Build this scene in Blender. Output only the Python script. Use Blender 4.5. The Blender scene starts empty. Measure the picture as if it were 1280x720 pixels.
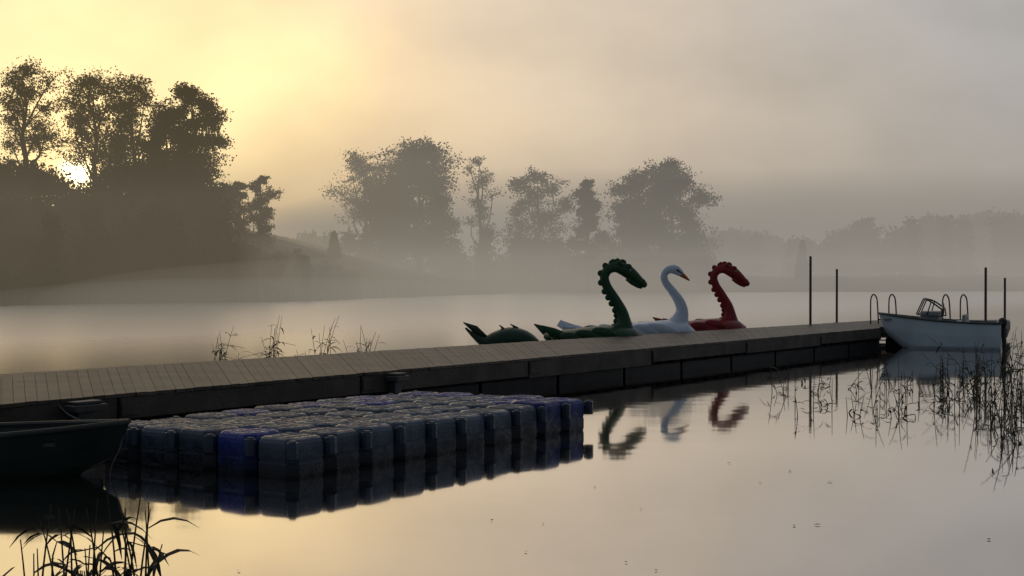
import bpy, math, random, bmesh
import numpy as np
from mathutils import Vector
random.seed(7); rng=np.random.default_rng(7)
R=math.radians
FPX=1800.0; CH=1.74; HZ=348.0
scene=bpy.context.scene
scene.view_settings.view_transform='Standard'
scene.view_settings.look='None'
scene.view_settings.exposure=0

def P(px,py,z=0.0):
    d=FPX*(CH-z)/(py-HZ); return ((px-640)/FPX*d,d,z)

# ------------------------------------------------------------- materials
def nmat(name):
    m=bpy.data.materials.new(name); m.use_nodes=True
    nt=m.node_tree
    return m,nt,nt.nodes,nt.links,nt.nodes['Principled BSDF']
def simple(name,col,rough=.5,var=.25,scale=6,spec=.5,island=False,bump=0.0,bscale=40,metal=0,coord='Object'):
    m,nt,N,L,b=nmat(name)
    tc=N.new('ShaderNodeTexCoord')
    no=N.new('ShaderNodeTexNoise'); no.inputs['Scale'].default_value=scale; no.inputs['Detail'].default_value=5
    L.new(tc.outputs[coord],no.inputs['Vector'])
    mr=N.new('ShaderNodeMapRange'); mr.inputs['From Min'].default_value=.3; mr.inputs['From Max'].default_value=.7
    mr.inputs['To Min'].default_value=1-var; mr.inputs['To Max'].default_value=1+var
    L.new(no.outputs['Fac'],mr.inputs['Value'])
    val=mr.outputs['Result']
    if island:
        g=N.new('ShaderNodeNewGeometry'); m2=N.new('ShaderNodeMapRange')
        m2.inputs['To Min'].default_value=1-island; m2.inputs['To Max'].default_value=1+island
        L.new(g.outputs['Random Per Island'],m2.inputs['Value'])
        mu=N.new('ShaderNodeMath'); mu.operation='MULTIPLY'
        L.new(val,mu.inputs[0]); L.new(m2.outputs['Result'],mu.inputs[1]); val=mu.outputs[0]
    vm=N.new('ShaderNodeVectorMath'); vm.operation='SCALE'
    vm.inputs[0].default_value=col[:3]
    L.new(val,vm.inputs['Scale']); L.new(vm.outputs[0],b.inputs['Base Color'])
    b.inputs['Roughness'].default_value=rough; b.inputs['Metallic'].default_value=metal
    b.inputs['Specular IOR Level'].default_value=spec
    if bump>0:
        n2=N.new('ShaderNodeTexNoise'); n2.inputs['Scale'].default_value=bscale; n2.inputs['Detail'].default_value=4
        L.new(tc.outputs[coord],n2.inputs['Vector'])
        bp=N.new('ShaderNodeBump'); bp.inputs['Strength'].default_value=bump; bp.inputs['Distance'].default_value=.02
        L.new(n2.outputs['Fac'],bp.inputs['Height']); L.new(bp.outputs[0],b.inputs['Normal'])
    return m

M_bark=simple('bark',(.035,.028,.022),.9,.3,4,.1)
M_leaf=simple('foliage',(.05,.048,.022),.8,.5,.35,.1)
M_leaf2=simple('foliage_autumn',(.075,.055,.022),.8,.5,.35,.1)
M_reed=simple('reed',(.05,.045,.027),.7,.3,5,.2)
M_grass=simple('grass_ground',(.022,.021,.012),.95,.5,.15,.1,bump=.6,bscale=1.5)
M_deck=simple('deck_planks',(.074,.060,.045),.5,.5,1.4,.35,island=.28,bump=.5,bscale=30)
M_fascia=simple('weathered_beam',(.062,.053,.042),.6,.5,2.0,.3,bump=.5,bscale=25)
M_pont=simple('pontoon_plastic',(.02,.02,.021),.55,.3,3,.3)
M_steel=simple('galvanised_steel',(.07,.07,.07),.5,.2,8,.5,metal=.3)
M_green=simple('green_fibreglass',(.020,.070,.030),.4,.25,3,.35)
M_dgreen=simple('dark_green_fibreglass',(.018,.050,.026),.4,.25,3,.35)
M_white=simple('white_fibreglass',(.62,.70,.80),.35,.07,3,.4)
M_red=simple('red_fibreglass',(.25,.018,.018),.4,.25,3,.35)
M_orange=simple('orange_beak',(.55,.13,.03),.4,.1,3)
M_black=simple('black_plastic',(.012,.012,.013),.4,.1,3)
M_hull=simple('boat_gelcoat',(.50,.60,.66),.3,.08,2)
M_hull2=simple('boat_interior',(.28,.30,.30),.5,.15,2)
M_row=simple('rowboat_green',(.012,.022,.018),.45,.3,3,.3)
M_rowrim=simple('rowboat_rim',(.05,.06,.055),.45,.3,3,.4)
M_rope=simple('rope',(.12,.11,.10),.9,.2,30)
M_fl=simple('fallen_leaf',(.09,.05,.02),.7,.3,30)

def cube_mat(name,col):
    m,nt,N,L,b=nmat(name)
    tc=N.new('ShaderNodeTexCoord')
    no=N.new('ShaderNodeTexNoise'); no.inputs['Scale'].default_value=9; no.inputs['Detail'].default_value=6
    L.new(tc.outputs['Object'],no.inputs['Vector'])
    g=N.new('ShaderNodeNewGeometry')
    m2=N.new('ShaderNodeMapRange'); m2.inputs['To Min'].default_value=.65; m2.inputs['To Max'].default_value=1.35
    L.new(g.outputs['Random Per Island'],m2.inputs['Value'])
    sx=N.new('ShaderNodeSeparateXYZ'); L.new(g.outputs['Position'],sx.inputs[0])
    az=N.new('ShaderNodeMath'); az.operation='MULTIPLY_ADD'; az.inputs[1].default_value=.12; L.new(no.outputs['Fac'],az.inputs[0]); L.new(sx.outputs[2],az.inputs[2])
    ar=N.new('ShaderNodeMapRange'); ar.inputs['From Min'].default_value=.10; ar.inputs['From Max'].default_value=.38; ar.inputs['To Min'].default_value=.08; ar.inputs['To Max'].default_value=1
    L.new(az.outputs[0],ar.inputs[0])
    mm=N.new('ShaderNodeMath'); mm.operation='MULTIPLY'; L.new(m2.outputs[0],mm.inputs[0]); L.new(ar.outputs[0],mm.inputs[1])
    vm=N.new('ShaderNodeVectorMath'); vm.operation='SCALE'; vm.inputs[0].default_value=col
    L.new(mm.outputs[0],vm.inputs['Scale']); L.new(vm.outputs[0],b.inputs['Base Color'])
    b.inputs['Specular IOR Level'].default_value=.4
    r=N.new('ShaderNodeMapRange'); r.inputs['From Min'].default_value=.4; r.inputs['From Max'].default_value=.62
    r.inputs['To Min'].default_value=.18; r.inputs['To Max'].default_value=.55
    L.new(no.outputs['Fac'],r.inputs['Value']); L.new(r.outputs[0],b.inputs['Roughness'])
    n2=N.new('ShaderNodeTexNoise'); n2.inputs['Scale'].default_value=55; n2.inputs['Detail'].default_value=3
    L.new(tc.outputs['Object'],n2.inputs['Vector'])
    bp=N.new('ShaderNodeBump'); bp.inputs['Strength'].default_value=.6; bp.inputs['Distance'].default_value=.01
    L.new(n2.outputs['Fac'],bp.inputs['Height']); L.new(bp.outputs[0],b.inputs['Normal'])
    return m
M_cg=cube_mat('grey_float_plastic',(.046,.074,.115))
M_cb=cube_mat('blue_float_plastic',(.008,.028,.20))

# ------------------------------------------------------------- mesh builder
class MB:
    def __init__(s): s.V=[];s.I=[];s.C=[];s.M=[];s.n=0
    def add(s,verts,faces,mi=0):
        v=np.asarray(verts,float).reshape(-1,3)
        s.V.append(v)
        for f in faces:
            s.I.append(np.asarray(f,int)+s.n)
        s.C.append(np.array([len(f) for f in faces])); s.M.append(np.full(len(faces),mi)); s.n+=len(v)
    def quads(s,v,mi=0):
        N=len(v); s.V.append(v.reshape(-1,3)); s.I.append(np.arange(N*4)+s.n)
        s.C.append(np.full(N,4)); s.M.append(np.full(N,mi)); s.n+=N*4
    def tube(s,path,rad,sides=6,mi=0,sy=1.0):
        path=[Vector(p) for p in path]; n=len(path); vs=[]
        ref=None
        for i,p in enumerate(path):
            t=(path[min(i+1,n-1)]-path[max(i-1,0)])
            if t.length<1e-9: t=Vector((0,0,1))
            t.normalize()
            if ref is None:
                ref=Vector((0,1,0)) if abs(t.y)<.9 else Vector((1,0,0))
            a=(ref-t*ref.dot(t)); a.normalize(); ref=a
            b=t.cross(a)
            for k in range(sides):
                an=2*math.pi*k/sides
                vs.append(p+a*math.cos(an)*rad[i]*sy+b*math.sin(an)*rad[i])
        fs=[]
        for i in range(n-1):
            for k in range(sides):
                k2=(k+1)%sides
                fs.append((i*sides+k,i*sides+k2,(i+1)*sides+k2,(i+1)*sides+k))
        fs.append(tuple(range(sides))[::-1]); fs.append(tuple((n-1)*sides+k for k in range(sides)))
        s.add([tuple(v) for v in vs],fs,mi)
    def box(s,c,size,rz=0,mi=0):
        hx,hy,hz=[q/2 for q in size]; ca,sa=math.cos(rz),math.sin(rz)
        vs=[]
        for z in (-hz,hz):
            for x,y in((-hx,-hy),(hx,-hy),(hx,hy),(-hx,hy)):
                vs.append((c[0]+x*ca-y*sa,c[1]+x*sa+y*ca,c[2]+z))
        s.add(vs,[(3,2,1,0),(4,5,6,7),(0,1,5,4),(1,2,6,5),(2,3,7,6),(3,0,4,7)],mi)
    def prism(s,poly,z0,z1,mi=0):
        n=len(poly); zt=z1 if isinstance(z1,(list,tuple)) else [z1]*n
        vs=[(x,y,z0) for x,y in poly]+[(x,y,z) for (x,y),z in zip(poly,zt)]
        fs=[tuple(range(n))[::-1],tuple(range(n,2*n))]+[(i,(i+1)%n,(i+1)%n+n,i+n) for i in range(n)]
        s.add(vs,fs,mi)
    def ell(s,c,r,mi=0,su=12,sv=8,tilt=0.0):
        vs=[];ct,st=math.cos(tilt),math.sin(tilt)
        for j in range(sv+1):
            ph=math.pi*j/sv
            for i in range(su):
                th=2*math.pi*i/su
                x=r[0]*math.sin(ph)*math.cos(th); y=r[1]*math.sin(ph)*math.sin(th); z=r[2]*math.cos(ph)
                vs.append((c[0]+x*ct-z*st,c[1]+y,c[2]+x*st+z*ct))
        fs=[]
        for j in range(sv):
            for i in range(su):
                i2=(i+1)%su
                fs.append((j*su+i,(j+1)*su+i,(j+1)*su+i2,j*su+i2))
        s.add(vs,fs,mi)
    def loft(s,rings,mi=0,closed=True,caps=True):
        n=len(rings[0]); vs=[p for r in rings for p in r]; fs=[]
        for i in range(len(rings)-1):
            for k in range(n if closed else n-1):
                k2=(k+1)%n
                fs.append((i*n+k,i*n+k2,(i+1)*n+k2,(i+1)*n+k))
        if caps and closed:
            fs.append(tuple(range(n))[::-1]); fs.append(tuple((len(rings)-1)*n+k for k in range(n)))
        s.add(vs,fs,mi)
    def obj(s,name,mats,smooth=False,parent=None,loc=(0,0,0),rz=0,bevel=0):
        me=bpy.data.meshes.new(name)
        V=np.concatenate(s.V); I=np.concatenate(s.I); C=np.concatenate(s.C); Mi=np.concatenate(s.M)
        me.vertices.add(len(V)); me.vertices.foreach_set('co',V.astype(np.float32).ravel())
        me.loops.add(len(I)); me.loops.foreach_set('vertex_index',I.astype(np.int32))
        me.polygons.add(len(C))
        me.polygons.foreach_set('loop_start',np.concatenate([[0],np.cumsum(C)[:-1]]).astype(np.int32))
        me.polygons.foreach_set('loop_total',C.astype(np.int32))
        for m in mats: me.materials.append(m)
        me.polygons.foreach_set('material_index',Mi.astype(np.int32))
        me.polygons.foreach_set('use_smooth',np.full(len(C),smooth))
        me.update(calc_edges=True); me.validate()
        o=bpy.data.objects.new(name,me); scene.collection.objects.link(o)
        o.location=loc; o.rotation_euler=(0,0,rz)
        if parent: o.parent=parent
        if bevel:
            b=o.modifiers.new('bevel','BEVEL'); b.width=bevel; b.segments=2; b.limit_method='ANGLE'
        return o
def empty(name,loc=(0,0,0),rz=0):
    e=bpy.data.objects.new(name,None); scene.collection.objects.link(e)
    e.location=loc; e.rotation_euler=(0,0,rz); e.empty_display_size=.3; return e
def catmull(pts,sub=5):
    pts=[np.array(p,float) for p in pts]; out=[]
    for i in range(len(pts)-1):
        p0=pts[max(i-1,0)];p1=pts[i];p2=pts[i+1];p3=pts[min(i+2,len(pts)-1)]
        for k in range(sub):
            t=k/sub
            out.append(.5*((2*p1)+(-p0+p2)*t+(2*p0-5*p1+4*p2-p3)*t*t+(-p0+3*p1-3*p2+p3)*t**3))
    out.append(pts[-1]); return out

# ------------------------------------------------------------- terrain + water
def interp(x,xs,ys): return np.interp(x,xs,ys)
def terrain_h(x,y):
    x=np.asarray(x,float);y=np.asarray(y,float)
    shore=interp(x,[-400,-60,-33,-28,-16,-8,2,60,120,400],[60,76,88,100,108,140,172,190,230,230])
    shore=shore+1.5*np.sin(x*.35)+1.0*np.sin(x*.9+1)
    rise=interp(x,[-400,-60,-41,-30,-24,-18,-13,-5,400],[9,8.5,7.4,6.8,5.6,3.9,2.4,1.2,1.6])
    far=np.clip((y-170)/80,0,1); rise=rise*(1-far)+2.0*far
    s=np.clip((y-shore)/26,-1,1)
    up=np.where(s>0,(3*s**2-2*s**3)*rise+.25*np.clip(s*8,0,1),s*3.0)
    near=np.clip((5.5-y)/3,-1,1)
    nb=np.where(near>0,near*.28,-1.6)
    h=np.maximum(np.maximum(up,-1.6),nb)
    return h+np.where(h>0.3,.25*np.sin(x*.5+y*.3)*np.cos(y*.4),0)
def build_terrain():
    xs=np.concatenate([np.linspace(-900,-90,25),np.linspace(-85,85,110),np.linspace(95,900,25)])
    ys=np.concatenate([np.linspace(-60,70,40),np.linspace(72,260,130),np.linspace(270,1500,30)])
    X,Y=np.meshgrid(xs,ys); Z=terrain_h(X,Y)
    nx,ny=len(xs),len(ys)
    v=np.stack([X.ravel(),Y.ravel(),Z.ravel()],1)
    j,i=np.meshgrid(np.arange(ny-1),np.arange(nx-1),indexing='ij'); a=(j*nx+i).ravel()
    mb=MB(); mb.V.append(v); mb.I.append(np.stack([a,a+1,a+nx+1,a+nx],1).ravel())
    mb.C.append(np.full(len(a),4)); mb.M.append(np.zeros(len(a),int)); mb.n=len(v)
    mb.obj('ground',[M_grass],smooth=True)
build_terrain()

def water_mat():
    m,nt,N,L,b=nmat('lake_water')
    N.remove(b); out=N['Material Output']
    g=N.new('ShaderNodeNewGeometry')
    dot=N.new('ShaderNodeVectorMath'); dot.operation='DOT_PRODUCT'; dot.inputs[1].default_value=(-.834,.551,0)
    L.new(g.outputs['Position'],dot.inputs[0])
    mr=N.new('ShaderNodeMapRange'); mr.inputs['From Min'].default_value=14; mr.inputs['From Max'].default_value=34
    mr.inputs['To Min'].default_value=.045; mr.inputs['To Max'].default_value=.30
    L.new(dot.outputs['Value'],mr.inputs['Value'])
    mp=N.new('ShaderNodeMapping'); mp.inputs['Scale'].default_value=(.8,1.2,1); L.new(g.outputs['Position'],mp.inputs['Vector'])
    n1=N.new('ShaderNodeTexNoise'); n1.inputs['Scale'].default_value=1.3; n1.inputs['Detail'].default_value=1
    L.new(mp.outputs[0],n1.inputs['Vector'])
    bp=N.new('ShaderNodeBump'); bp.inputs['Strength'].default_value=.045; bp.inputs['Distance'].default_value=.03
    L.new(n1.outputs['Fac'],bp.inputs['Height'])
    gl=N.new('ShaderNodeBsdfGlossy'); gl.inputs['Color'].default_value=(.95,.93,.92,1)
    L.new(mr.outputs[0],gl.inputs['Roughness']); L.new(bp.outputs[0],gl.inputs['Normal'])
    df=N.new('ShaderNodeBsdfDiffuse'); df.inputs['Color'].default_value=(.02,.022,.02,1)
    fr=N.new('ShaderNodeFresnel'); fr.inputs['IOR'].default_value=1.8
    fm=N.new('ShaderNodeMapRange'); fm.inputs['From Min'].default_value=.05; fm.inputs['From Max'].default_value=.55
    fm.inputs['To Min'].default_value=.25; fm.inputs['To Max'].default_value=.95
    L.new(fr.outputs[0],fm.inputs['Value'])
    mx=N.new('ShaderNodeMixShader'); L.new(fm.outputs[0],mx.inputs[0]); L.new(df.outputs[0],mx.inputs[1]); L.new(gl.outputs[0],mx.inputs[2])
    L.new(mx.outputs[0],out.inputs['Surface']); return m
mb=MB(); mb.add([(-900,-55,0),(900,-55,0),(900,1400,0),(-900,1400,0)],[(0,1,2,3)])
mb.obj('water',[water_mat()])

# ------------------------------------------------------------- foliage
def rand_dirs(n):
    v=rng.normal(size=(n,3)); return v/np.linalg.norm(v,axis=1)[:,None]
def leaf_quads(c,size):
    n=len(c); a=rand_dirs(n); b=np.cross(a,rand_dirs(n)); b/=np.linalg.norm(b,axis=1)[:,None]+1e-9
    s=(size*(.5+1.0*rng.random(n)))[:,None]
    a=a*s; b=b*s*.6
    return np.stack([c-a,c-b*.9,c+a,c+b],1)
def make_tree(name,px,toppy,wpx,d,basez=None,dens=1.0,leaf=.16,airy=.5,lowfrac=.35,lobes=None,seed=0,mat=M_leaf,lean=0.0,y_off=0):
    random.seed(seed); global rng; rng=np.random.default_rng(seed)
    x=(px-640)/FPX*d; W=wpx/FPX*d; top=CH+(HZ-toppy)/FPX*d
    bz=float(terrain_h(x,d))-.2 if basez is None else basez
    H=top-bz; mb=MB()
    cz0=H*lowfrac; rzc=(H-cz0)/2; cc=Vector((0,0,cz0+rzc))
    n=int((lobes or 9)*1.5)
    L=[]
    for k in range(n):
        an=k*2.4+random.random(); f=(k+.5)/n
        zz=cz0+ (H-cz0)*(.08+.80*f); prof=math.sqrt(max(.10,1-((zz-cc.z)/rzc)**2))
        rr=W/2*prof*random.uniform(.25,.88)
        r=W*random.uniform(.11,.20)
        L.append((Vector((rr*math.cos(an),rr*math.sin(an)*.8,zz)),r))
    L.append((Vector((random.uniform(-.1,.1)*W,0,H-W*.13)),W*.12))
    tr=.018*H+.09
    tp=[(0,0,0)]
    for k in range(1,6): tp.append((random.uniform(-.02,.02)*H+lean*k,random.uniform(-.02,.02)*H,H*.86*k/5))
    tp=catmull(tp,3)
    mb.tube(tp,[tr*(1-.85*i/(len(tp)-1)) for i in range(len(tp))],7,0)
    def on_trunk(z):
        i=min(len(tp)-1,max(0,int(z/(H*.86)*(len(tp)-1)))); return Vector(tp[i])
    cl=[]
    for c,r in L:
        st=on_trunk(max(.15*H,c.z-random.uniform(.15,.35)*H))
        mid=st.lerp(c,.5)+Vector((random.uniform(-.1,.1)*W,random.uniform(-.1,.1)*W,-.02*H))
        pth=catmull([tuple(st),tuple(mid),tuple(c)],3)
        mb.tube(pth,[tr*.36*(1-.7*i/(len(pth)-1)) for i in range(len(pth))],5,0)
        m=int(12*dens)+5
        for q in range(m):
            dr=Vector(rand_dirs(1)[0]); dr.z=dr.z*.75+.15
            e=c+dr*r*random.uniform(.5,1.6)
            m2=c.lerp(e,.5)+Vector((0,0,.1*r))
            mb.tube([tuple(c.lerp(st,.1*random.random())),tuple(m2),tuple(e)],[tr*.09,tr*.06,tr*.03],3,0)
            cl.append((e,r*.30)) 
            if random.random()>airy: cl.append((m2,r*.34))
    pts=[]
    for e,r in cl:
        k=int(34*dens*random.uniform(.25,1.5))
        pts.append(np.array(e)+rng.normal(size=(k,3))*r*np.array([1.1,1.1,.65]))
    mb.quads(leaf_quads(np.concatenate(pts),leaf),1)
    return mb.obj(name,[M_bark,mat],loc=(x,d+y_off,bz))

# left bank trees
make_tree('deciduous_tree',30,77,96,116,dens=.95,airy=.65,leaf=.090,lowfrac=.34,seed=1,lobes=10)
make_tree('deciduous_tree',118,90,100,118,dens=1.0,airy=.6,leaf=.090,lowfrac=.26,seed=2,lobes=12)
make_tree('deciduous_tree',166,96,96,116,dens=1.1,airy=.55,leaf=.095,lowfrac=.18,seed=3,lobes=12)
make_tree('deciduous_tree',243,106,98,114,dens=1.5,airy=.3,leaf=.10,lowfrac=.1,seed=4,lobes=13)
make_tree('deciduous_tree',208,140,84,112,dens=1.4,airy=.3,leaf=.11,lowfrac=.08,seed=14,lobes=10)
make_tree('deciduous_tree',298,226,50,116,dens=1.0,airy=.5,leaf=.085,lowfrac=.22,seed=5,lobes=7)
make_tree('deciduous_tree',325,221,48,117,dens=1.0,airy=.5,leaf=.085,lowfrac=.22,seed=6,lobes=7)
# middle trees
make_tree('deciduous_tree',455,193,84,176,dens=.9,airy=.6,leaf=.13,lowfrac=.3,seed=21,mat=M_leaf2)
make_tree('deciduous_tree',522,178,115,172,dens=1.5,airy=.25,leaf=.15,lowfrac=.10,seed=22,lobes=14)
make_tree('deciduous_tree',487,235,80,174,dens=1.3,airy=.3,leaf=.15,lowfrac=.06,seed=28,lobes=9)
make_tree('deciduous_tree',600,195,56,180,dens=.6,airy=.8,leaf=.12,lowfrac=.35,seed=23,lobes=7,mat=M_leaf2)
make_tree('deciduous_tree',672,212,88,184,dens=1.0,airy=.5,leaf=.14,lowfrac=.14,seed=24,lobes=10)
make_tree('deciduous_tree',735,225,48,176,dens=1.5,airy=.3,leaf=.13,lowfrac=.10,seed=25,lobes=9)
make_tree('deciduous_tree',795,214,84,184,dens=1.3,airy=.3,leaf=.15,lowfrac=.10,seed=26,lobes=11)
make_tree('deciduous_tree',838,201,98,186,dens=1.4,airy=.3,leaf=.15,lowfrac=.08,seed=27,lobes=12)
make_tree('deciduous_tree',1077,274,58,245,basez=.5,dens=1.3,airy=.2,leaf=.26,lowfrac=.08,seed=31,lobes=9)

def lobe_mass(name,specs,leaf=.2,dens=1.0,seed=3,mat=M_leaf):
    global rng; rng=np.random.default_rng(seed); random.seed(seed)
    mb=MB(); pts=[]
    for px,py,rpx,d in specs:
        d=d+random.uniform(-2,2)
        while float(terrain_h((px-640)/FPX*d,d))<.45 and d<300: d+=2
        x=(px-640)/FPX*d; r=rpx/FPX*d; zt=CH+(HZ-py)/FPX*d
        g=float(terrain_h(x,d)); z=max(zt-r*.8,g)
        mb.tube([(x,d,max(g-.3,-.2)),(x+random.uniform(-.2,.2),d,max(zt-.5*r,g+.3))],[.09,.03],4,0)
        while True:
            n=int(260*dens*(r/leaf/6)**1.6)
            u=rand_dirs(n)*(rng.random(n)**.45)[:,None]*(1+.25*rng.normal(size=n))[:,None]
            q=np.array([x,d,z])+u*np.array([r,r,r*.85]); pts.append(q[q[:,2]>g-.3])
            for k in range(3):
                e=rand_dirs(1)[0]*r; mb.tube([(x,d,z),(x+e[0],d+e[1],z+abs(e[2]))],[.03,.01],3,0)
            z-=r*1.1; x+=random.uniform(-.3,.3)*r
            if z<g: break
    mb.quads(leaf_quads(np.concatenate(pts),leaf),1)
    return mb.obj(name,[M_bark,mat])
sp=[]
prof=[(-30,190),(0,196),(25,200),(50,204),(72,214),(86,229),(108,232),(120,218),(140,202),(165,196),(190,192),(215,198),(240,208),(262,224),(280,246)]
for px in range(-30,285,9):
    py=np.interp(px,[p[0] for p in prof],[p[1] for p in prof])
    sp.append((px+random.uniform(-3,3),py+random.uniform(-3,12),random.uniform(11,20),random.uniform(108,114)))
for px in range(-30,310,12):
    sp.append((px,random.uniform(250,315),random.uniform(12,22),random.uniform(98,106)))
for px in range(-30,330,16):
    sp.append((px,random.uniform(325,350),random.uniform(8,15),random.uniform(92,98)))
for px in range(285,450,8):
    py=np.interp(px,[290,350,420,450],[300,308,328,336]); sp.append((px,py+random.uniform(-5,12),random.uniform(6,12),random.uniform(112,124)))
lobe_mass('undergrowth',sp,leaf=.14,seed=5)
sp=[]
for px in range(440,890,10):
    sp.append((px+random.uniform(-4,4),random.uniform(285,328),random.uniform(11,18),random.uniform(178,188)))
lobe_mass('undergrowth',sp,leaf=.24,seed=6)
sp=[]
for px in range(885,1330,8):
    py=np.interp(px,[885,900,930,1000,1045,1060,1110,1125,1180,1230,1290,1330],[304,290,288,300,304,298,300,280,268,266,272,268])
    sp.append((px,py+random.uniform(-5,6),random.uniform(9,16),random.uniform(235,275)))
for px in range(345,440,9):
    sp.append((px,random.uniform(288,304),random.uniform(7,11),random.uniform(230,260)))
lobe_mass('distant_trees',sp,leaf=.38,seed=8)

def conifer(name,px,toppy,wpx,d,basez):
    x=(px-640)/FPX*d; top=CH+(HZ-toppy)/FPX*d; W=wpx/FPX*d; H=top-basez
    mb=MB(); mb.tube([(0,0,0),(0,0,H)],[.2,.03],6,0); pts=[]
    for k in range(26):
        f=k/26; z=H*(.12+.88*f); r=W/2*(1-f)+.05
        for q in range(9):
            a=random.random()*6.28; e=(r*math.cos(a),r*math.sin(a),z-.25*r)
            mb.tube([(0,0,z),e],[.04,.01],3,0)
            t=rng.random((40,1)); pts.append(np.array([0,0,z])*(1-t)+np.array(e)*t+rng.normal(size=(40,3))*.08*(1+r))
    mb.quads(leaf_quads(np.concatenate(pts),.16),1)
    mb.obj(name,[M_bark,M_leaf],loc=(x,d,basez))
conifer('spruce_tree',1003,300,22,205,0.2)
conifer('spruce_tree',418,291,24,135,1.5)

# ------------------------------------------------------------- reeds
def reeds(name,stalks,rad=.006,seed=1,leafiness=3,lw=.012,ll=1.0):
    random.seed(seed); mb=MB()
    for (x,y,h,bend,az) in stalks:
        pts=[];n=6; brk=random.random()<.18; kk=random.uniform(.5,.8)
        for i in range(n+1):
            t=i/n; hh=(h+.3)*t-.3; ex=0
            if brk and t>kk: ex=(t-kk)*h*1.3; hh=(h+.3)*kk-.3-(t-kk)*h*.4
            pts.append((x+math.cos(az)*(bend*t*t*h+ex),y+math.sin(az)*(bend*t*t*h+ex),hh))
        mb.tube(pts,[rad*(1-.65*i/n) for i in range(n+1)],4,0)
        for k in range(random.randint(max(0,leafiness-2),leafiness+1)):
            t=random.uniform(.45,.98); b=Vector(pts[int(t*n)]); 
            a=random.uniform(0,6.28); l=random.uniform(.18,.42)*max(.5,h*.7)*ll; up=random.uniform(-.1,1.1)
            segs=[]; w=lw*random.uniform(.6,1.2); side=Vector((-math.sin(a),math.cos(a),.3))*w
            for s_ in range(5):
                u=s_/4; c=b+Vector((math.cos(a)*l*u,math.sin(a)*l*u,l*(up*u-.8*u*u)))
                ww=math.sin(math.pi*(u*.85+.12)); segs+= [tuple(c-side*ww),tuple(c+side*ww)]
            mb.add(segs,[(2*i,2*i+1,2*i+3,2*i+2) for i in range(4)],0)
    return mb.obj(name,[M_reed])
random.seed(11)
st=[]
for (px,n,top,sp_) in [(275,9,405,9),(300,2,425,5),(336,8,394,10),(345,3,400,6),(400,8,390,9),(410,3,402,8),(455,12,406,13),(378,3,428,12)]:
    for k in range(n):
        d=random.uniform(25,27); x=(px+random.gauss(0,sp_*.5)-640)/FPX*d
        z=CH-(top+random.uniform(0,28)-HZ)*d/FPX
        st.append((x,d,max(.3,z),random.uniform(.02,.3),random.choice([0,3.1,.5])))
reeds('reeds',st,rad=.008,seed=2,leafiness=5,lw=.016)
st=[]
def patch(px0,px1,py0,py1,n,h0,h1):
    for k in range(n):
        px=random.uniform(px0,px1); py=random.uniform(py0,py1); x,y,_=P(px,py)
        st.append((x,y,random.uniform(h0,h1),random.uniform(0,1.3)*random.random(),random.uniform(0,6.28)))
patch(966,1000,480,522,11,.15,.5); patch(1000,1060,475,512,13,.12,.45); patch(1060,1150,480,525,32,.15,.5)
patch(1165,1225,470,512,34,.2,.65); patch(1215,1290,470,520,66,.3,.95); patch(1235,1290,520,560,20,.2,.5)
reeds('reeds',st,rad=.008,seed=3,leafiness=4,lw=.013)
st=[]
for k in range(34):
    px=random.choice([random.uniform(35,130),random.uniform(20,130),random.uniform(145,190)]); x,y,_=P(px,random.uniform(735,790))
    st.append((x,y,random.uniform(.22,.62),random.uniform(0,.35),random.uniform(2,7)))
reeds('reeds',st,rad=.009,seed=4,leafiness=3,lw=.015,ll=1.4)
st=[]
for k in range(1500):
    x=random.uniform(-42,-8)
    sh=float(np.interp(x,[-60,-33,-28,-16,-8],[76,88,100,108,140]))
    if random.random()<.3+.5*math.sin(x*.8)**2: st.append((x,sh+random.uniform(-3,1),random.uniform(.5,1.5),random.uniform(0,.3),random.uniform(0,6.28)))
reeds('reed_bed',st,rad=.03,seed=5,leafiness=2,lw=.03)

# ------------------------------------------------------------- dock
NL=Vector(P(0,505,.5)); NR=Vector(P(1100,410,.5)); FL=Vector(P(0,468,.5)); FR=Vector(P(1100,400,.5))
NL2=NL-(NR-NL)*.10; FL2=FL-(FR-FL)*.10
dock=empty('dock')
def edgeN(t): return NL2.lerp(NR,t)
def edgeF(t): return FL2.lerp(FR,t)
Ln=(NR-NL2).length
mb=MB(); n=int(Ln/.145); random.seed(5)
for i in range(n):
    t0=i/n; t1=(i+1-.035)/n
    dz=random.uniform(-.003,.003); ov=random.uniform(-.012,.012)
    a=edgeN(t0);b=edgeN(t1);c=edgeF(t1);e=edgeF(t0)
    dirn=(a-e).normalized()*(.04+ov); a=a+dirn;b=b+dirn;c=c-dirn;e=e-dirn
    top=[(q.x,q.y,.5+dz) for q in (a,b,c,e)]; bot=[(q.x,q.y,.46+dz) for q in (a,b,c,e)]
    mb.add(bot+top,[(3,2,1,0),(4,5,6,7),(0,1,5,4),(1,2,6,5),(2,3,7,6),(3,0,4,7)])
pa=Vector(NR)+Vector((.05,.9,0)); pb=Vector(P(1258,407,.5)); pc=Vector(P(1262,399.5,.5)); pe=Vector(FR)+Vector((.0,0,0))
pb.y=pa.y+.2; pb.x=(1258-640)/FPX*pb.y
m=40
for i in range(m):
    t0=i/m; t1=(i+1-.05)/m
    a=pa.lerp(pb,t0);b=pa.lerp(pb,t1);c=pe.lerp(pc,t1);e=pe.lerp(pc,t0)
    top=[(q.x,q.y,.497) for q in (a,b,c,e)]; bot=[(q.x,q.y,.457) for q in (a,b,c,e)]
    mb.add(bot+top,[(3,2,1,0),(4,5,6,7),(0,1,5,4),(1,2,6,5),(2,3,7,6),(3,0,4,7)])
mb.obj('deck',[M_deck],parent=dock)
mb=MB()
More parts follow.
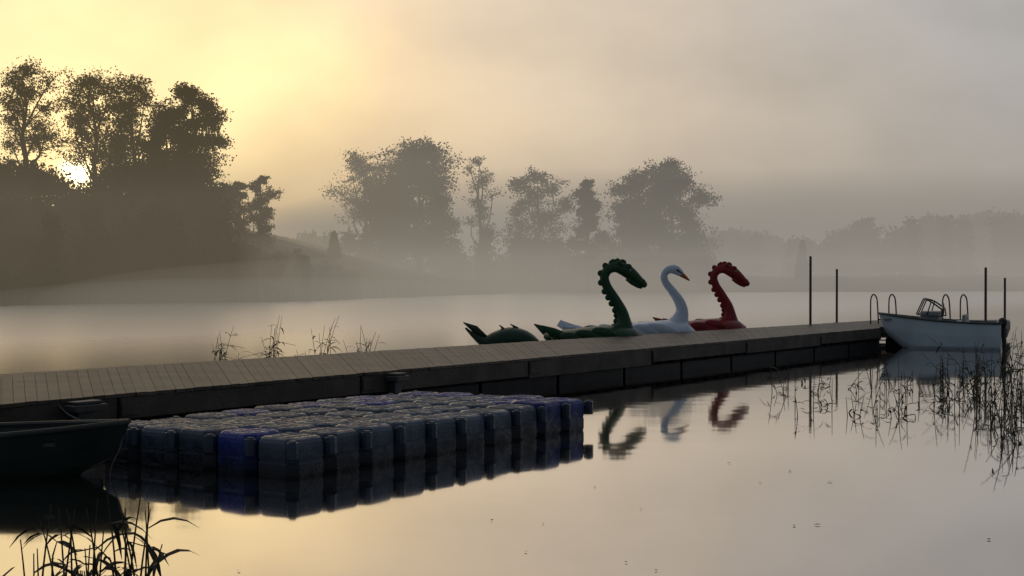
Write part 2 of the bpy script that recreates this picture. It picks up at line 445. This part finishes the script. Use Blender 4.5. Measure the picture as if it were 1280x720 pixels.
def beam(a,b,z0,z1,w,mi=0,mbb=None):
    dd=(b-a); L_=dd.length; rz=math.atan2(dd.y,dd.x); c=(a+b)/2
    (mbb or mb).box((c.x,c.y,(z0+z1)/2),(L_,w,z1-z0),rz,mi)
k=7
for i in range(k):
    a=edgeN(i/k+.0008); b=edgeN((i+1)/k-.0008); e=edgeF(i/k+.0008); f=edgeF((i+1)/k-.0008)
    z0=.22+[0,.0,.0,-.03,.02,0,.03][i]
    beam(a,b,z0,.455,.05); beam(e,f,.22,.455,.05)
    beam(a+Vector((.03,-.02,0)),a+(b-a).normalized()*.25+Vector((.03,-.02,0)),.26,.42,.02)
beam(pa,pb,.22,.452,.05); beam(pb,pc,.22,.452,.05); beam(pc,pe,.22,.452,.05); beam(Vector(NR),pa,.22,.452,.05)
mb.obj('side_beams',[M_fascia],parent=dock,bevel=.008)
mb=MB(); k=13
for i in range(k):
    a=edgeN((i+.015)/k).lerp(edgeF((i+.015)/k),.06); b=edgeN((i+.985)/k).lerp(edgeF((i+.985)/k),.06)
    c=edgeF((i+.985)/k).lerp(edgeN((i+.985)/k),.06); e=edgeF((i+.015)/k).lerp(edgeN((i+.015)/k),.06)
    mb.prism([(q.x,q.y) for q in (a,b,c,e)],-.3,.185)
a,b,c,e=[pa.lerp(pc,.08),pb.lerp(pe,.08),pc.lerp(pa,.08),pe.lerp(pb,.08)]
mb.prism([(q.x,q.y) for q in (a,b,c,e)],-.3,.19)
mb.obj('pontoons',[M_pont],parent=dock,bevel=.03)
mb=MB()
for i in range(0,60):
    t=(i+.5)/60; beam(edgeN(t).lerp(edgeF(t),.03),edgeF(t).lerp(edgeN(t),.03),.186,.456,.12)
for i in range(3):
    beam(edgeN(.0).lerp(edgeF(.0),.1+.4*i),edgeN(1).lerp(edgeF(1),.1+.4*i),.187,.45,.06)
mb.obj('bearers',[M_pont],parent=dock)
mb=MB()
rzd=math.atan2((NR-NL2).y,(NR-NL2).x)
for px,py,w in ((95,503,.42),(486,468,.28)):
    best=min(range(2000),key=lambda i: abs((edgeN(i/2000).x/edgeN(i/2000).y*FPX+640)-px))
    q=edgeN(best/2000)+Vector((.834,-.551,0))*.14
    mb.box((q.x,q.y,.40),(w,.22,.07),rzd); mb.box((q.x-.03,q.y+.02,.28),(w*.5,.12,.17),rzd)
    mb.box((q.x,q.y,.455),(w*.8,.16,.035),rzd)
mb.obj('mooring_brackets',[M_steel],parent=dock,bevel=.01)
for px,top,d in ((1013,321,38.3),(1046,337,42.4),(1232,335,37.0),(1256,348,41.0)):
    x=(px-640)/FPX*d; zt=CH-(top-HZ)*d/FPX; mb=MB()
    mb.tube([(0,0,-1),(0,0,zt)],[.035,.035],10); mb.ell((0,0,zt),(.04,.04,.02),su=10,sv=4)
    mb.box((0,0,.42),(.16,.16,.05))
    mb.obj('mooring_post',[M_steel],loc=(x,d,0),smooth=False)
def ladder(px,d,dx):
    x=(px-640)/FPX*d; e=empty('swim_ladder',(x,d,0)); mb=MB()
    for sx in (0,dx):
        path=[(sx-.08,.0,.5),(sx-.08,0,1.1),(sx-.05,0,1.25),(sx+.0,0,1.3),(sx+.06,0,1.25),(sx+.1,0,1.1),(sx+.13,0,.5),(sx+.13,0,-.3)]
        mb.tube(catmull(path,4),[.02]*(7*4+1),6)
    for z in (.62,.3,.05): mb.tube([(.13,0,z),(dx+.13,0,z)],[.018,.018],6)
    mb.obj('rails_and_rungs',[M_steel],smooth=True,parent=e)
ladder(1092,39.4,.5); ladder(1182,38.9,.48)

# ------------------------------------------------------------- cube float platform
U=Vector((.554,.832,0)); Vv=Vector((-.832,.554,0)); F0=Vector((-1.89,12.4,0))
def cube_unit(mb,c,mi,zt):
    s=.243; ch=.085
    def ring(sz,ch,z):
        o=[(sz-ch,-sz),(sz,-sz+ch),(sz,sz-ch),(sz-ch,sz),(-sz+ch,sz),(-sz,sz-ch),(-sz,-sz+ch),(-sz+ch,-sz)]
        return [tuple(c+U*a+Vv*b+Vector((0,0,z+zt))) for a,b in o]
    rings=[ring(s-.03,ch,-.06),ring(s-.006,ch,.0),ring(s,ch,.03),ring(s,ch,.13),ring(s-.004,ch,.145),ring(s-.004,ch,.165),ring(s,ch,.18),
           ring(s,ch,.27),ring(s-.006,ch,.31),ring(s-.022,ch*.95,.343),ring(s-.048,ch*.85,.357),ring(s-.065,ch*.8,.360),ring(s-.073,ch*.8,.354),ring(s-.13,ch*.5,.354)]
    mb.loft(rings,mi)
    for a in (-.1,0,.1):
        p=c+U*a
        vs=[]
        for z,hw,hl in ((.352,.022,.125),(.3605,.014,.115)):
            for sa,sb in((-1,-1),(1,-1),(1,1),(-1,1)): vs.append(tuple(p+U*(sa*hw)+Vv*(sb*hl)+Vector((0,0,z+zt))))
        mb.add(vs,[(4,5,6,7),(0,1,5,4),(1,2,6,5),(2,3,7,6),(3,0,4,7)],mi)
mb=MB(); random.seed(9)
for i in range(10):
    for j in range(5):
        mi=0
        if (i==0 and j==1) or (i>=8 and j<2) or (i==9) or (i,j) in ((5,4),(3,4),(7,4),(8,4),(6,3)): mi=1
        c=F0+U*(.25+.5*i)+Vv*(.25+.5*j)+Vector((random.uniform(-.004,.004),random.uniform(-.004,.004),0))
        cube_unit(mb,c,mi,random.uniform(-.012,.01)+.012*math.sin(i*.9+j))
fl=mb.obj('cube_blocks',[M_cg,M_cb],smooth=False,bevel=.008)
fe=empty('floating_platform'); fl.parent=fe
mb=MB()
for i in range(11):
    for j in range(6):
        c=F0+U*(.5*i)+Vv*(.5*j)
        mb.tube([(c.x,c.y,.18),(c.x,c.y,.325)],[.055,.055],8,0); mb.tube([(c.x,c.y,.325),(c.x,c.y,.34)],[.04,.03],6,0)
mb.obj('connector_pins',[M_cg],parent=fe)

# ------------------------------------------------------------- boats
def hull(mb,Lh,B,zs,zb,keel=-.15,tr=.85,wall=.05,floor=.25,mi=0,mi_in=1,bowp=2.4,rake=.35):
    n=18; out=[];inn=[]
    for i in range(n+1):
        t=i/n; b=B/2*(tr+(1-tr)*math.sin(min(1,t*1.8)*math.pi/2))*max(0.0,1-max(0,(t-.35)/.65)**bowp)
        b=max(b,.02); zg=zs+(zb-zs)*t**1.8
        kz=keel+max(0,(t-.7)/.3)**2*(zg-keel)*.55
        x=-Lh/2+Lh*t
        fl=lambda z:(z-zg)/(zg-keel)*rake*t**3
        prof=[(0,kz),(.35,kz+.03),(.72,kz+.12),(.86,kz+.22),(.95,(kz+zg)*.55+.05),(1.0,zg-.03),(1.03,zg)]
        rg=[(x+fl(z),-b*a,z) for a,z in prof[::-1]]+[(x+fl(z),b*a,z) for a,z in prof[1:]]
        out.append(rg)
        bi=max(b-wall,.005); fz=max(floor,kz+.12)
        prof=[(0,fz),(.6,fz),(.85,min(fz+.08,zg)),(1,zg-.02),(1.0,zg+.004)]
        rg=[(x+fl(z)+(wall if i==0 else (-wall*1.5 if i==n else 0)),-bi*a,z) for a,z in prof[::-1]]+[(x+fl(z)+(wall if i==0 else (-wall*1.5 if i==n else 0)),bi*a,z) for a,z in prof[1:]]
        inn.append(rg)
    mb.loft(out,mi,closed=False); mb.loft([r[::-1] for r in inn],mi_in,closed=False)
    r=out[0]; mb.add(r,[tuple(range(len(r)))],mi); r=inn[0]; mb.add(r,[tuple(range(len(r)))[::-1]],mi_in)
    for s in (0,-1):
        mb.loft([[o[s],i_[s]] for o,i_ in zip(out,inn)],mi,closed=False)
    mb.add([out[0][0],out[0][-1],inn[0][-1],inn[0][0]],[(0,1,2,3)],mi)
    return out,inn
bd=35.9; bx=(1174-640)/FPX*bd
mbt=empty('motorboat',(bx,bd,0),rz=R(180-22))
mb=MB(); out,inn=hull(mb,2.95,1.35,.64,.86,floor=.3,wall=.07)
mb.obj('hull',[M_hull,M_hull2],parent=mbt,smooth=False)
mb=MB()
for s in (0,-1):
    mb.tube([o[s] for o in out],[.028]*len(out),6)
mb.tube([out[0][0],out[0][-1]],[.028,.028],6)
mb.obj('rubbing_strake',[M_rowrim],parent=mbt,smooth=True)
mb=MB(); mb.box((.2,0,.62),(.45,.8,.60)); mb.box((-.55,0,.5),(.3,1.0,.38)); mb.box((.95,0,.72),(.8,.5,.06)); mb.box((-.62,0,.74),(.08,.9,.22))
mb.obj('console_and_seats',[M_hull2],parent=mbt,bevel=.04)
mb=MB()
base=[(-.12,-.5,.80),(.25,-.47,.82),(.48,-.28,.84),(.55,0,.85),(.48,.28,.84),(.25,.47,.82),(-.12,.5,.80)]
topp=[(-.10,-.46,.98),(.15,-.42,1.16),(.32,-.25,1.22),(.38,0,1.23),(.32,.25,1.22),(.15,.42,1.16),(-.10,.46,.98)]
cb=catmull(base,4); ct=catmull(topp,4)
mb.tube(cb,[.018]*len(cb),6); mb.tube(ct,[.022]*len(ct),6)
for i in range(7): mb.tube([base[i],topp[i]],[.016,.016],5)
mb.obj('windshield_frame',[M_steel],parent=mbt,smooth=True)
mb=MB(); mb.ell((-.1,0,.98),(.03,.16,.16),su=14,sv=6); 
mb.ell((-1.50,0,.66),(.12,.11,.12),su=12,sv=8); mb.tube([(-1.52,0,.62),(-1.54,0,.1),(-1.53,0,-.3)],[.07,.05,.04],8)
mb.obj('wheel_and_outboard',[M_black],parent=mbt,smooth=True)
# rowing boat
rb=empty('rowing_boat',(-4.92,12.75,0),rz=R(-3))
mb=MB(); out,inn=hull(mb,3.1,1.25,.32,.47,floor=.12,wall=.04,tr=.7,rake=.25)
mb.obj('hull',[M_row,M_row],parent=rb)
mb=MB()
for s in (0,-1): mb.tube([(o[s][0],o[s][1],o[s][2]+.012) for o in out],[.022]*len(out),6)
mb.tube([out[0][0],out[0][-1]],[.022,.022],6); mb.box((0,0,.27),(.25,1.1,.03)); mb.box((-1,0,.25),(.3,1.0,.03)); mb.box((.9,0,.31),(.22,.7,.03))
mb.obj('gunwale_and_thwarts',[M_rowrim],parent=rb)
mb=MB()
mb.tube(catmull([(-3.42,12.72,.47),(-3.6,13.1,.32),(-3.95,13.8,.3),(-4.5,14.6,.36),(-4.68,14.8,.47)],6),[.008]*25,5)
mb.tube(catmull([(-3.42,12.70,.43),(-3.45,12.66,.25),(-3.55,12.7,.02),(-3.5,12.8,-.2)],6),[.007]*19,5)
mb.obj('mooring_rope',[M_rope])

# ---- pedal boats
def oval_body(mb,secs,mi=0,n=14):
    rings=[]
    for x,zc,ry,rz in secs:
        rings.append([(x,ry*math.cos(2*math.pi*k/n),zc+rz*math.sin(2*math.pi*k/n)) for k in range(n)])
    mb.loft(rings,mi)
def cockpit(parent,mat,x0,L_):
    mb=MB()
    mb.box((x0,0,.1),(L_,1.25,.42)); 
    mb.obj('float_hull',[mat],parent=parent,bevel=.1)
    mb=MB()
    for s in (-.3,.3):
        mb.box((x0-.15,s,.38),(.45,.45,.1)); mb.box((x0-.4,s,.45),(.08,.45,.25))
    mb.obj('seats',[mat],parent=parent,bevel=.04)
    mb=MB(); 
    for s in (-.3,.3):
        mb.tube([(x0+.45,s-.12,.4),(x0+.45,s+.12,.4)],[.015,.015],6); mb.box((x0+.45,s-.14,.45),(.1,.07,.03)); mb.box((x0+.45,s+.14,.35),(.1,.07,.03))
    mb.obj('pedals',[M_black],parent=parent)
def dragon(name,loc,rz,mat,mat2,tail=True,s=1.0):
    e=empty(name,loc,rz); e.scale=(s,s,s)
    neck=[(0.02,.50,.30),(0,.63,.25),(0,.83,.165),(-.05,1.04,.13),(-.21,1.32,.112),(-.36,1.56,.102),(-.42,1.77,.102),(-.34,1.93,.108),(-.17,1.99,.12),(.03,1.93,.145),(.2,1.81,.135),(.36,1.68,.10),(.47,1.60,.075),(.51,1.57,.04)]
    c=catmull([(a,b,r) for a,b,r in neck],4)
    mb=MB(); mb.tube([(p[0],0,p[1]) for p in c],[max(.01,p[2]) for p in c],12,0,sy=.85)
    mb.tube([(.1,0,1.76),(.2,0,1.66),(.32,0,1.58),(.41,0,1.53)],[.08,.065,.05,.025],8)
    mb.ell((.08,.09,2.0),(.09,.035,.06)); mb.ell((.08,-.09,2.0),(.09,.035,.06))
    mb.ell((.43,.04,1.69),(.05,.03,.035)); mb.ell((.43,-.04,1.69),(.05,.03,.035))
    for q in (-1,1): mb.tube([(-.02,.07*q,2.0),(-.1,.12*q,2.09),(-.18,.13*q,2.11)],[.04,.03,.008],6)
    mb.obj('neck_and_head',[mat],parent=e,smooth=True)
    mb=MB(); acc=0
    for i in range(3,len(c)-18):
        p=np.array(c[i]); q=np.array(c[i+1]); t=(q-p)[:2]; L_=np.linalg.norm(t); t=t/L_; nrm=np.array([-t[1],t[0]])
        acc+=L_
        if acc>.125:
            acc=0; o=p[:2]+nrm*(p[2]*.95)
            mb.ell((o[0],0,o[1]),(.07,.035,.07),su=12,sv=8)
    for x,z in((-.37,1.99),(-.26,2.07),(-.13,2.11),(-.0,2.08)): mb.ell((x,0,z),(.07,.032,.07),su=12,sv=8)
    mb.obj('crest',[mat],parent=e,smooth=True)
    mb=MB(); mb.ell((.13,.11,1.92),(.025,.02,.025)); mb.ell((.13,-.11,1.92),(.025,.02,.025)); mb.obj('eyes',[M_hull2],parent=e,smooth=True)
    mb=MB()
    oval_body(mb,[(-1.75,.50,.05,.05),(-1.6,.45,.35,.14),(-1.2,.44,.55,.2),(-.6,.46,.6,.25),(-.1,.46,.5,.28),(.2,.44,.35,.24),(.42,.42,.12,.1)])
    for q in (-1,1):
        for k in range(3): mb.ell((-1.25+.36*k,.52*q,.48+.05*k),(.28,.06,.11),tilt=-.2)
        mb.tube([(-1.35,.45*q,.45),(-1.65,.5*q,.6),(-1.88,.55*q,.74)],[.13,.10,.01],8,0,sy=.35)
    mb.obj('body',[mat],parent=e,smooth=True)
    cockpit(e,mat2,-1.2,2.6)
    if tail:
        mb=MB()
        c2=catmull([(-1.95,.25,.18),(-2.2,.40,.23),(-2.5,.45,.24),(-2.8,.42,.18),(-3.05,.38,.11),(-3.25,.50,.06),(-3.45,.68,.02)],4)
        mb.tube([(p[0],0,p[1]) for p in c2],[p[2] for p in c2],12,0,sy=1.3)
        mb.tube([(-3.0,0,.42),(-3.25,0,.66),(-3.50,0,.80)],[.09,.09,.01],6,0,sy=.35)
        mb.tube([(-2.75,0,.5),(-2.62,0,.66),(-2.72,0,.74)],[.10,.06,.01],6,0,sy=.4)
        mb.tube([(-2.45,0,.5),(-2.35,0,.68),(-2.48,0,.76)],[.10,.06,.01],6,0,sy=.4)
        mb.obj('tail',[mat2],parent=e,smooth=True)
    return e
dragon('dragon_pedal_boat',(2.42,31.3,0),R(8),M_green,M_dgreen)
dragon('dragon_pedal_boat',(5.56,36.8,0),R(8),M_red,M_red,s=1.0,tail=False)
def swan(name,loc,rz):
    e=empty(name,loc,rz)
    neck=[(-.1,.5,.36),(-.07,.61,.3),(0,.8,.2),(.04,.99,.145),(-.03,1.21,.122),(-.19,1.44,.1),(-.35,1.645,.088),(-.39,1.82,.085),(-.29,1.94,.092),(-.14,1.95,.11),(-.02,1.88,.09),(.05,1.83,.06)]
    c=catmull(neck,4); mb=MB(); mb.tube([(p[0],0,p[1]) for p in c],[p[2] for p in c],14,0,sy=.9)
    mb.obj('neck_and_head',[M_white],parent=e,smooth=True)
    mb=MB(); mb.tube([(.02,0,1.84),(.12,0,1.77),(.22,0,1.69)],[.065,.045,.015],8); mb.obj('beak',[M_orange],parent=e,smooth=True)
    mb=MB(); mb.ell((.0,0,1.91),(.055,.05,.035),tilt=-.6)
    for q in(-1,1): mb.ell((-.08,.095*q,1.93),(.03,.02,.025)); mb.tube([(-.08,.09*q,1.93),(.03,.055*q,1.86)],[.02,.02],5)
    mb.obj('face_markings',[M_black],parent=e,smooth=True)
    mb=MB()
    oval_body(mb,[(-2.5,.5,.05,.05),(-2.2,.45,.35,.14),(-1.6,.42,.6,.2),(-.9,.45,.68,.27),(-.3,.46,.6,.31),(.1,.46,.42,.28),(.35,.42,.12,.1)])
    for q in(-1,1):
        for k in range(5): mb.ell((-.55-.3*k,.62*q,.56-.03*k),(.42,.07,.13),tilt=-.22-.04*k)
    mb.obj('body_and_wings',[M_white],parent=e,smooth=True)
    mb=MB()
    for k in range(7):
        a=-.5+k/6; mb.tube([(-2.3,a*.5,.5),(-2.6,a*.8,.6-.1*abs(a)),(-2.85,a*1.0,.76-.25*abs(a))],[.12,.1,.02],6,0,sy=.5)
    mb.obj('tail_feathers',[M_white],parent=e,smooth=True)
    cockpit(e,M_white,-1.3,2.6)
swan('swan_pedal_boat',(3.95,33.8,0),R(6))
# ------------------------------------------------------------- floating leaves
mb=MB(); random.seed(31)
spots=[(1020,657),(995,658),(1035,603),(660,691),(295,715),(745,556),(745,610),(985,590)]
for _ in range(16): spots.append((random.uniform(500,1270),random.uniform(470,715)))
for px,py in spots:
    x,y,_z=P(px+random.uniform(-3,3),py); s=random.uniform(.008,.022); a=random.random()*6.28
    vs=[(x+math.cos(a+q)*s*r,y+math.sin(a+q)*s*r,.006+.004*random.random()) for q,r in ((0,1.3),(1.0,.7),(2.2,.8),(3.14,1.2),(4.1,.7),(5.2,.8))]
    mb.add(vs,[tuple(range(6))])
mb.obj('floating_leaves',[M_fl])

# ------------------------------------------------------------- fog (homogeneous air volumes lying on the lake)
fog=empty('fog')
def vmat(name,sig,L0):
    m=bpy.data.materials.new(name); m.use_nodes=True; nt=m.node_tree; N=nt.nodes; L=nt.links
    N.clear(); out=N.new('ShaderNodeOutputMaterial'); ab=N.new('ShaderNodeVolumeAbsorption'); em=N.new('ShaderNodeEmission'); ad=N.new('ShaderNodeAddShader')
    ab.inputs['Color'].default_value=(0,0,0,1); ab.inputs['Density'].default_value=sig
    em.inputs['Strength'].default_value=sig; em.inputs['Color'].default_value=(*L0,1)  # fog glows by itself, standing in for daylight scattered in it
    L.new(ab.outputs[0],ad.inputs[0]); L.new(em.outputs[0],ad.inputs[1]); L.new(ad.outputs[0],out.inputs['Volume']); return m
zc=[0]
def fix(o):
    bm=bmesh.new(); bm.from_mesh(o.data); bmesh.ops.remove_doubles(bm,verts=bm.verts,dist=1e-4); bmesh.ops.triangulate(bm,faces=bm.faces); bmesh.ops.recalc_face_normals(bm,faces=bm.faces)
    if bm.calc_volume(signed=True)<0: bmesh.ops.reverse_faces(bm,faces=bm.faces)
    bm.to_mesh(o.data); bm.free()
def layer(name,secs,sig,col):
    """fog body: list of cross-sections (y, x0, x1, top) lofted along y"""
    zc[0]+=.03; zb=-2-zc[0]
    mb=MB(); mb.loft([[(x0,y,zb),(x0,y,zt),(x1,y,zt),(x1,y,zb)] for y,x0,x1,zt in secs])
    fix(mb.obj(name,[vmat(name,sig,col)],parent=fog))
layer('haze',[(60,-160,10,46),(520,-300,-140,46)],.0019,(.64,.50,.29))  # warmth of the low sun put into the haze's glow colour
layer('far_fog',[(131,-220,-14,13),(510,-300,-125,15)],.0035,(.52,.42,.27))
layer('far_fog',[(197,-12,230,17),(505,-110,300,20)],.0090,(.27,.25,.228))
layer('mist_bank',[(48,-90,-1.0,8),(128,-130,-29,8)],.0058,(.178,.156,.122))  # left bank: hill's shade put into the mist as a dimmer glow
layer('mist_bank',[(66,-5,90,15.5),(128,-28.5,160,15.5),(160,-38,190,15.5),(500,-62,290,15.5)],.0055,(.290,.265,.230))
layer('mist_bank',[(46,0,70,4.8),(128,-28,150,4.8),(498,-110,280,4.8)],.0044,(.345,.318,.275))
for c,r in (((-9,54,.2),(14,8,1.6)),((-4,84,.3),(24,10,2.8))):
    mb=MB(); mb.ell((0,0,0),r,su=40,sv=24); o=mb.obj('mist_wisp',[vmat('mist_wisp',.011,(.36,.325,.275))],parent=fog,loc=c); fix(o)

# ------------------------------------------------------------- sky + sun
sd=Vector(((97-640)/FPX,1,(HZ-218)/FPX)).normalized()
el=math.asin(sd.z); az=math.atan2(sd.x,sd.y)
w=bpy.data.worlds.new('World'); scene.world=w; w.use_nodes=True
nt=w.node_tree; N=nt.nodes; L=nt.links; N.clear()
out=N.new('ShaderNodeOutputWorld'); bg=N.new('ShaderNodeBackground'); bg2=N.new('ShaderNodeBackground'); ad=N.new('ShaderNodeAddShader')
sky=N.new('ShaderNodeTexSky'); sky.sky_type='NISHITA'; sky.sun_disc=False; sky.sun_elevation=el; sky.sun_rotation=az
L.new(sky.outputs[0],bg2.inputs[0]); bg2.inputs[1].default_value=.012
tc=N.new('ShaderNodeTexCoord')
nm=N.new('ShaderNodeVectorMath'); nm.operation='NORMALIZE'; L.new(tc.outputs['Generated'],nm.inputs[0])
dt=N.new('ShaderNodeVectorMath'); dt.operation='DOT_PRODUCT'; dt.inputs[1].default_value=sd; L.new(nm.outputs[0],dt.inputs[0])
ac=N.new('ShaderNodeMath'); ac.operation='ARCCOSINE'; L.new(dt.outputs['Value'],ac.inputs[0])
dv=N.new('ShaderNodeMath'); dv.operation='DIVIDE'; dv.inputs[1].default_value=R(120); L.new(ac.outputs[0],dv.inputs[0])
mp=N.new('ShaderNodeMapping'); mp.inputs['Scale'].default_value=(3.5,3.5,6); mp.inputs['Rotation'].default_value=(0,R(35),0); L.new(nm.outputs[0],mp.inputs[0])
no=N.new('ShaderNodeTexNoise'); no.inputs['Scale'].default_value=1.8; no.inputs['Detail'].default_value=3; no.inputs['Roughness'].default_value=.45; L.new(mp.outputs[0],no.inputs[0])
ns=N.new('ShaderNodeMath'); ns.operation='MULTIPLY_ADD'; ns.inputs[1].default_value=.10; ns.inputs[2].default_value=-.05; L.new(no.outputs['Fac'],ns.inputs[0])
sm=N.new('ShaderNodeMath'); sm.operation='ADD'; L.new(dv.outputs[0],sm.inputs[0]); L.new(ns.outputs[0],sm.inputs[1])
cr=N.new('ShaderNodeValToRGB'); cr.color_ramp.interpolation='LINEAR'
stops=[(0,(1.6,1.3,.70)),(4,(1.42,1.14,.60)),(8,(1.22,.94,.51)),(12,(.96,.74,.46)),(18,(.71,.58,.445)),(26,(.53,.462,.398)),(36,(.41,.388,.380)),(60,(.25,.27,.31)),(105,(.085,.095,.115))]
E=cr.color_ramp.elements
E[0].position=0;E[0].color=(*stops[0][1],1);E[1].position=stops[1][0]/120;E[1].color=(*stops[1][1],1)
for a,c in stops[2:]:
    q=E.new(a/120); q.color=(*c,1)
L.new(sm.outputs[0],cr.inputs[0])
nb=N.new('ShaderNodeTexNoise'); nb.inputs['Scale'].default_value=2.5; nb.inputs['Detail'].default_value=3; L.new(mp.outputs[0],nb.inputs[0])
mr=N.new('ShaderNodeMapRange'); mr.inputs['From Min'].default_value=.3; mr.inputs['From Max'].default_value=.7; mr.inputs['To Min'].default_value=.90; mr.inputs['To Max'].default_value=1.10; L.new(nb.outputs['Fac'],mr.inputs[0])
vs=N.new('ShaderNodeVectorMath'); vs.operation='SCALE'; L.new(cr.outputs[0],vs.inputs[0]); L.new(mr.outputs[0],vs.inputs['Scale'])
def lobe(a0,a1,col,pw):
    dm=N.new('ShaderNodeMapRange'); dm.inputs['From Min'].default_value=R(a1); dm.inputs['From Max'].default_value=R(a0); L.new(ac.outputs[0],dm.inputs[0])
    pq=N.new('ShaderNodeMath'); pq.operation='POWER'; pq.inputs[1].default_value=pw; L.new(dm.outputs[0],pq.inputs[0])
    sc=N.new('ShaderNodeVectorMath'); sc.operation='SCALE'; sc.inputs[0].default_value=col; L.new(pq.outputs[0],sc.inputs['Scale']); return sc
prev=vs
for args in ((.2,.95,(18,15,8),2),(0,5.0,(2.4,1.5,.5),2.0)):
    s_=lobe(*args); av=N.new('ShaderNodeVectorMath'); av.operation='ADD'; L.new(prev.outputs[0],av.inputs[0]); L.new(s_.outputs[0],av.inputs[1]); prev=av
L.new(prev.outputs[0],bg.inputs[0]); bg.inputs[1].default_value=1.0
L.new(bg.outputs[0],ad.inputs[0]); L.new(bg2.outputs[0],ad.inputs[1]); L.new(ad.outputs[0],out.inputs['Surface'])
sl=bpy.data.lights.new('sun','SUN'); sl.energy=2.0; sl.angle=R(.5); sl.color=(1,.82,.58)
so=bpy.data.objects.new('sun',sl); scene.collection.objects.link(so); so.rotation_euler=sd.to_track_quat('Z','Y').to_euler()

# ------------------------------------------------------------- camera
cam=bpy.data.cameras.new('camera'); cam.lens=36*FPX/1280; cam.sensor_width=36; cam.clip_end=3000; cam.clip_start=.1
co=bpy.data.objects.new('camera',cam); scene.collection.objects.link(co); co.location=(0,0,CH)
co.rotation_euler=(R(90)-math.atan(12/FPX),0,0); scene.camera=co
